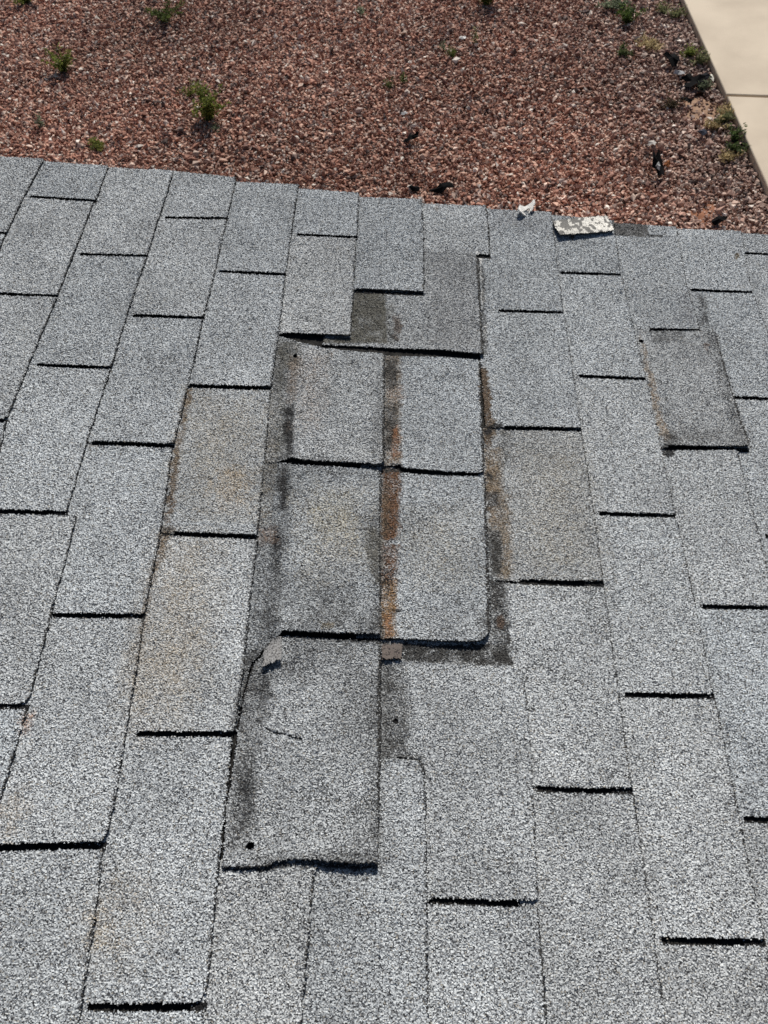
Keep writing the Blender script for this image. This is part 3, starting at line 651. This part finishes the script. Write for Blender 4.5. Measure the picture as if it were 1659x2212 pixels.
# bare soil patches and thinner cover beside the path
BARE = [([(1478, 226), (1510, 205), (1545, 232), (1540, 262), (1505, 268), (1482, 256)], 0.8), ([(1380, 90), (1415, 90), (1420, 106), (1385, 108)], 0.7), ([(1480, 455), (1540, 450), (1548, 478), (1490, 486)], 0.6)]
keep = np.ones(len(PS), bool)
for pl, prob in BARE:
    Pp = np.array([gp(*q)[:2] for q in pl])
    wig = PS + np.stack([fbm(PS[:, 0] * 8, PS[:, 1] * 8), fbm(PS[:, 0] * 8 + 5, PS[:, 1] * 8 + 9)], 1) * 0.12
    keep &= ~(inside(wig, Pp) & (rng.random(len(PS)) < prob))
PS = PS[keep]; N = len(PS)
size = rng.lognormal(math.log(0.0105), 0.30, N)
sc = np.stack([size * rng.uniform(1.0, 1.6, N), size * rng.uniform(0.75, 1.1, N), size * rng.uniform(0.45, 0.8, N)], 1)
q = rng.normal(size=(N, 4)); q[:, 1:3] *= 0.45; q /= np.linalg.norm(q, axis=1, keepdims=True)
w_, x_, y_, z_ = q.T
RQ = np.stack([np.stack([1 - 2 * (y_ * y_ + z_ * z_), 2 * (x_ * y_ - z_ * w_), 2 * (x_ * z_ + y_ * w_)], -1), np.stack([2 * (x_ * y_ + z_ * w_), 1 - 2 * (x_ * x_ + z_ * z_), 2 * (y_ * z_ - x_ * w_)], -1), np.stack([2 * (x_ * z_ - y_ * w_), 2 * (y_ * z_ + x_ * w_), 1 - 2 * (x_ * x_ + y_ * y_)], -1)], 1)
shp = OV[None] * (1 + rng.uniform(-0.25, 0.25, (N, 7, 1))) + rng.uniform(-0.18, 0.18, (N, 7, 3))
SV = np.einsum('nij,nkj->nki', RQ, shp * sc[:, None, :])
zc = size * rng.uniform(0.25, 1.15, N) + 0.02 * (fbm(PS[:, 0] * 2, PS[:, 1] * 2) + 0.5)
SV += np.concatenate([PS, zc[:, None]], 1)[:, None, :]
pal = np.array([(0.48, 0.24, 0.165), (0.40, 0.19, 0.13), (0.60, 0.36, 0.26), (0.72, 0.52, 0.41), (0.24, 0.115, 0.085), (0.13, 0.085, 0.072), (0.50, 0.37, 0.31), (0.85, 0.74, 0.63)])
pw = np.array([0.23, 0.18, 0.18, 0.11, 0.12, 0.07, 0.07, 0.04])
SCc = pal[rng.choice(8, N, p=pw / pw.sum())] * rng.uniform(0.75, 1.2, (N, 1))
tone = fbm(PS[:, 0] * 0.9, PS[:, 1] * 0.9)
SCc = SCc * (1 + 0.35 * tone[:, None]) * np.array([0.93, 0.96, 1.0])
dp = (PS - J0[:2]) @ np.array([-ax[1], ax[0]]) * (1 if np.array([-ax[1], ax[0]]) @ jx > 0 else -1)
near = np.clip(1 + dp / 1.1, 0, 1)[:, None] * 0.55                 # greyer, dustier stones by the path
grey = SCc.mean(1, keepdims=True) * np.array([[1.0, 0.86, 0.76]])
SCc = SCc * (1 - near) + grey * near
faces = (OF[None] + (np.arange(N) * 7)[:, None, None]).reshape(-1, 3)
gravel = link_mesh('gravel', SV.reshape(-1, 3), faces, M_STONE, None, np.repeat(SCc, 10, axis=0).astype(np.float32))
tag(gravel, kind='stuff')
print('stones', N)

# soil showing in the bare patches
for i, (pl, prob) in enumerate(BARE[::2]):
    Pp = np.array([gp(*qq)[:2] for qq in pl]); c = Pp.mean(0)
    a = np.linspace(0, 2 * math.pi, 40, endpoint=False)
    rad = 0.14 * (1 + 0.5 * np.array([vnoise(np.array([3 + 2 * math.cos(t)]), np.array([i * 7 + 2 * math.sin(t)]))[0] for t in a]))
    V = [np.array([c[0], c[1], 0.016])] + [np.array([c[0] + r * math.cos(t), c[1] + 1.2 * r * math.sin(t), 0.003]) for t, r in zip(a, rad)]
    Fi = np.array([[0, 1 + j, 1 + (j + 1) % 40] for j in range(40)])
    m = noise_mat('sandy_soil', (0.27, 0.165, 0.11), (0.38, 0.25, 0.17), 25, 0.95, 0.2, 0.4, 200) if i == 0 else noise_mat('orange_soil', (0.24, 0.105, 0.06), (0.31, 0.145, 0.085), 25, 0.95, 0.2, 0.4, 200)
    tag(link_mesh('soil', np.array(V), Fi, m), kind='structure')

# weeds
def weed(x, y, hgt, rad, label, seed, colr=(0.10, 0.15, 0.035), nst=9, leaf=0.03, dens=9, group='weeds growing in the gravel', name='weed', cat='weed', upright=0.5, w=0.35):
    r = np.random.default_rng(seed); p = gp(x, y, 0.012)
    e = empty(name, tuple(p)); tag(e, label, cat, group)
    SVt, SFt, LV, LF, LC = [], [], [], [], []
    for s in range(nst):
        az = r.uniform(0, 6.28); out = rad * r.uniform(0.25, 1.0) ; hh = hgt * r.uniform(0.55, 1.0)
        prev = None; npt = 7
        for i in range(npt):
            t = i / (npt - 1)
            c = np.array([math.cos(az) * out * t ** (1 + upright), math.sin(az) * out * t ** (1 + upright), hh * (t - 0.18 * t * t * (1 - upright))]) + r.normal(0, 0.004, 3) * (i > 0)
            wd_ = 0.0022 * (1 - 0.6 * t)
            ring = [c + wd_ * np.array([math.cos(b), math.sin(b), 0]) for b in (0, 2.1, 4.2)]
            b0 = len(SVt); SVt += ring
            if prev is not None:
                for j in range(3): SFt.append([prev + j, prev + (j + 1) % 3, b0 + (j + 1) % 3, b0 + j])
            prev = b0
            if i >= 1:
                for l in range(dens):
                    d = r.normal(size=3); d[2] = d[2] * 0.6 + 0.45; d /= np.linalg.norm(d)
                    sd_ = np.cross(d, r.normal(size=3)); sd_ /= np.linalg.norm(sd_)
                    L = leaf * r.uniform(0.5, 1.2); b = c + r.normal(0, 0.008, 3)
                    nrm = np.cross(d, sd_)
                    q0 = len(LV)
                    LV += [b, b + d * L * 0.5 + sd_ * L * w * 0.5 + nrm * L * 0.1, b + d * L - nrm * L * 0.1, b + d * L * 0.5 - sd_ * L * w * 0.5 + nrm * L * 0.1]
                    LF.append([q0, q0 + 1, q0 + 2, q0 + 3]); LC.append(np.array(colr) * r.uniform(0.6, 1.6))
    base = np.array(p)
    link_mesh('stem', np.array(SVt) + base, np.array(SFt), M_LEAF, e, np.tile(np.array(colr) * np.array([0.9, 0.7, 0.7]), (len(SFt), 1)).astype(np.float32))
    link_mesh('foliage', np.array(LV) + base, np.array(LF), M_LEAF, e, np.array(LC, np.float32))
    return e
GREEN = (0.15, 0.18, 0.045); DULL = (0.17, 0.18, 0.09); STRAW = (0.42, 0.34, 0.19); GREY = (0.17, 0.2, 0.13)
weed(140, 156, 0.17, 0.15, 'bushy green weed alone in the gravel near the left edge', 1, GREEN, 14, 0.032)
weed(454, 262, 0.24, 0.16, 'tallest green weed, standing in the open gravel above the roof', 2, GREEN, 16, 0.040, upright=0.5)
weed(412, 208, 0.10, 0.10, 'sparse thin weed leaning beside the tallest weed', 32, GREEN, 5, 0.025, 5)
weed(356, 44, 0.17, 0.22, 'wide low dark green weed at the top left', 3, (0.075, 0.1, 0.03), 14, 0.034, upright=0.3)
weed(60, 8, 0.13, 0.16, 'green weed cut by the top edge at the far left', 4, GREEN, 11, 0.034, upright=0.3)
weed(217, 318, 0.05, 0.10, 'low yellow green weed close to the rake edge', 5, (0.17, 0.19, 0.05), 8, 0.026, upright=0.2)
weed(91, 276, 0.09, 0.05, 'tiny grey green sprout in the gravel at the left', 6, GREY, 5, 0.022, 5)
weed(471, 282, 0.05, 0.06, 'tiny pale sprout under the tallest weed', 7, GREY, 5, 0.024, 5)
weed(783, 31, 0.05, 0.07, 'faint grey sprout at the top middle', 8, GREY, 6, 0.024, 5)
weed(1049, 12, 0.20, 0.13, 'bright green weed at the top edge casting a long shadow', 9, GREEN, 12, 0.036)
weed(1332, 22, 0.08, 0.17, 'grey green spreading weed near the top of the path', 10, GREY, 13, 0.03, upright=0.2)
weed(1354, 52, 0.12, 0.13, 'dark green rounded weed below the grey spreading one', 11, (0.075, 0.115, 0.03), 13, 0.032)
weed(1398, 100, 0.05, 0.14, 'dry straw coloured tuft with a green fringe', 12, STRAW, 14, 0.036, 7, upright=0.2, w=0.2)
weed(1345, 121, 0.06, 0.09, 'small dark weed left of the straw tuft', 13, (0.08, 0.105, 0.04), 8, 0.026, upright=0.3)
weed(1025, 96, 0.12, 0.03, 'thin upright sprig in the gravel right of centre', 14, DULL, 3, 0.026, 4, upright=1)
weed(957, 112, 0.11, 0.04, 'thin pale sprig left of the upright pair', 15, GREY, 3, 0.024, 4, upright=1)
weed(978, 126, 0.10, 0.05, 'short dark green sprig beside the thin pale sprig', 16, (0.09, 0.12, 0.03), 5, 0.024, 5)
weed(872, 182, 0.09, 0.03, 'slim sprig in the middle of the gravel', 17, (0.09, 0.12, 0.04), 3, 0.024, 5, upright=1)
weed(841, 192, 0.07, 0.05, 'dark squat sprig left of the slim one', 18, (0.08, 0.10, 0.035), 5, 0.022, 5)
EDGEW = [(1446, 27, DULL, 0.05, 'low dull weed where the path leaves the top of the picture'), (1472, 38, DULL, 0.06, 'second low weed hugging the top of the path edge'), (1500, 122, GREEN, 0.08, 'green weed beside the upper slab edge'), (1522, 140, DULL, 0.07, 'dull weed just below the green one at the upper slab'),
         (1531, 192, GREY, 0.06, 'grey weed tucked against the path above the joint'), (1573, 268, DULL, 0.08, 'weed by the path just below the joint'), (1580, 252, STRAW, 0.06, 'dry yellow tuft touching the joint of the path'), (1597, 306, (0.07, 0.105, 0.035), 0.11, 'dark green clump leaning on the lower slab'), (1604, 330, (0.08, 0.11, 0.04), 0.07, 'small weed under the dark clump at the lower slab'),
         (1588, 346, STRAW, 0.04, 'dry straw tuft by the lower slab'), (1560, 280, STRAW, 0.05, 'pale dry tuft in the dust left of the path')]
for i, (x, y, c, hh, lb) in enumerate(EDGEW):
    weed(x - 13, y, hh, 0.075, lb, 60 + i, c, 9, 0.028, 6, upright=0.3)
weed(1240 / 2 + 829, 232, 0.05, 0.08, 'brownish dead weed left of the sandy patch', 91, (0.07, 0.055, 0.035), 8, 0.026, 6, upright=0.3)

# torn bits of roofing lying in the yard
def litter(x, y, sx, sy, label, seed, col=(0.009, 0.009, 0.010), name='roofing_scrap', cat='roofing scrap', z=0.03, tilt=0.25):
    r = np.random.default_rng(seed); p = gp(x, y, z); n = 11
    a = np.linspace(0, 2 * math.pi, n, endpoint=False); rr = r.uniform(0.55, 1.1, n); rot = r.uniform(0, 3.1) if sx == sy else 0.1
    P = np.stack([sx * rr * np.cos(a), sy * rr * np.sin(a)], 1)
    P = P @ np.array([[math.cos(rot), math.sin(rot)], [-math.sin(rot), math.cos(rot)]])
    zz = tilt * (P[:, 0] * r.choice([-1, 1]) + 0.8 * P[:, 1]) + r.uniform(0, 0.9 if tilt > 0.1 else 0.4, n) * min(sx, sy)
    zz = zz - zz.min() + 0.002
    t = 0.004
    V = np.concatenate([[[0, 0, 0.012 + zz.mean()]], np.c_[P, zz + t], [[0, 0, 0.006 + zz.mean()]], np.c_[P, zz]])
    m = n + 1; F3 = [[0, 1 + i, 1 + (i + 1) % n] for i in range(n)] + [[m, m + 1 + (i + 1) % n, m + 1 + i] for i in range(n)]
    F4 = [[1 + i, m + 1 + i, m + 1 + (i + 1) % n, 1 + (i + 1) % n] for i in range(n)]
    mat = noise_mat(name + '_surface', tuple(0.6 * c for c in col), tuple(1.2 * c for c in col), 40, 0.95, 0.08, 0.3, 200)
    o = link_mesh(name, V, [np.array(F3), np.array(F4)], mat); o.location = p
    return tag(o, label, cat, 'roofing scraps on the gravel' if name == 'roofing_scrap' else 'pale pebbles in the gravel' if name == 'pebble' else None)
litter(889, 305, 0.06, 0.035, 'small black shingle scrap alone in the middle of the gravel', 1)
litter(897, 411, 0.045, 0.03, 'black scrap just left of the long one near the roof edge', 2, tilt=0.15)
litter(957, 413, 0.12, 0.035, 'long black torn strip lying near the rake edge', 3, tilt=0.12)
litter(1417, 372, 0.045, 0.08, 'black folded scrap standing beside the orange leaf', 4, tilt=0.8)
litter(1418, 364, 0.02, 0.035, 'pale grey sliver on top of the folded black scrap', 5, (0.5, 0.5, 0.5), z=0.07)
litter(1442, 358, 0.022, 0.030, 'dry orange leaf on the gravel by the folded scrap', 6, (0.36, 0.14, 0.06), 'dry_leaf', 'leaf')
litter(1450, 138, 0.07, 0.06, 'black scrap above the others near the path', 7)
litter(1502, 186, 0.10, 0.06, 'large black scrap beside the path above the joint', 8)
litter(1518, 178, 0.06, 0.035, 'grey black scrap right of the large one', 9, (0.05, 0.05, 0.055))
litter(1484, 178, 0.07, 0.035, 'flat black scrap left of the large one', 10)
litter(1482, 221, 0.06, 0.025, 'short black strip at the rim of the sandy patch', 11)
litter(1467, 163, 0.055, 0.03, 'crumpled whitish scrap among the black ones', 12, (0.55, 0.55, 0.56))
litter(1516, 292, 0.04, 0.025, 'small slate blue scrap below the sandy patch', 13, (0.09, 0.10, 0.13))
litter(1551, 482, 0.05, 0.03, 'black scrap in the gravel behind the roof corner', 14)
litter(998, 84, 0.035, 0.026, 'white pebble near the top of the gravel', 15, (0.75, 0.74, 0.72), 'pebble', 'pebble', tilt=0.05)
litter(1408, 312, 0.036, 0.028, 'pale grey pebble on the brown gravel left of the path', 16, (0.6, 0.56, 0.52), 'pebble', 'pebble', tilt=0.05)
litter(873, 247, 0.03, 0.022, 'grey white pebble in the middle of the gravel', 17, (0.6, 0.6, 0.6), 'pebble', 'pebble', tilt=0.05)
litter(1537, 170, 0.014, 0.06, 'thin white stick by the edge of the path', 18, (0.7, 0.68, 0.6), 'stick', 'stick', tilt=0.05)
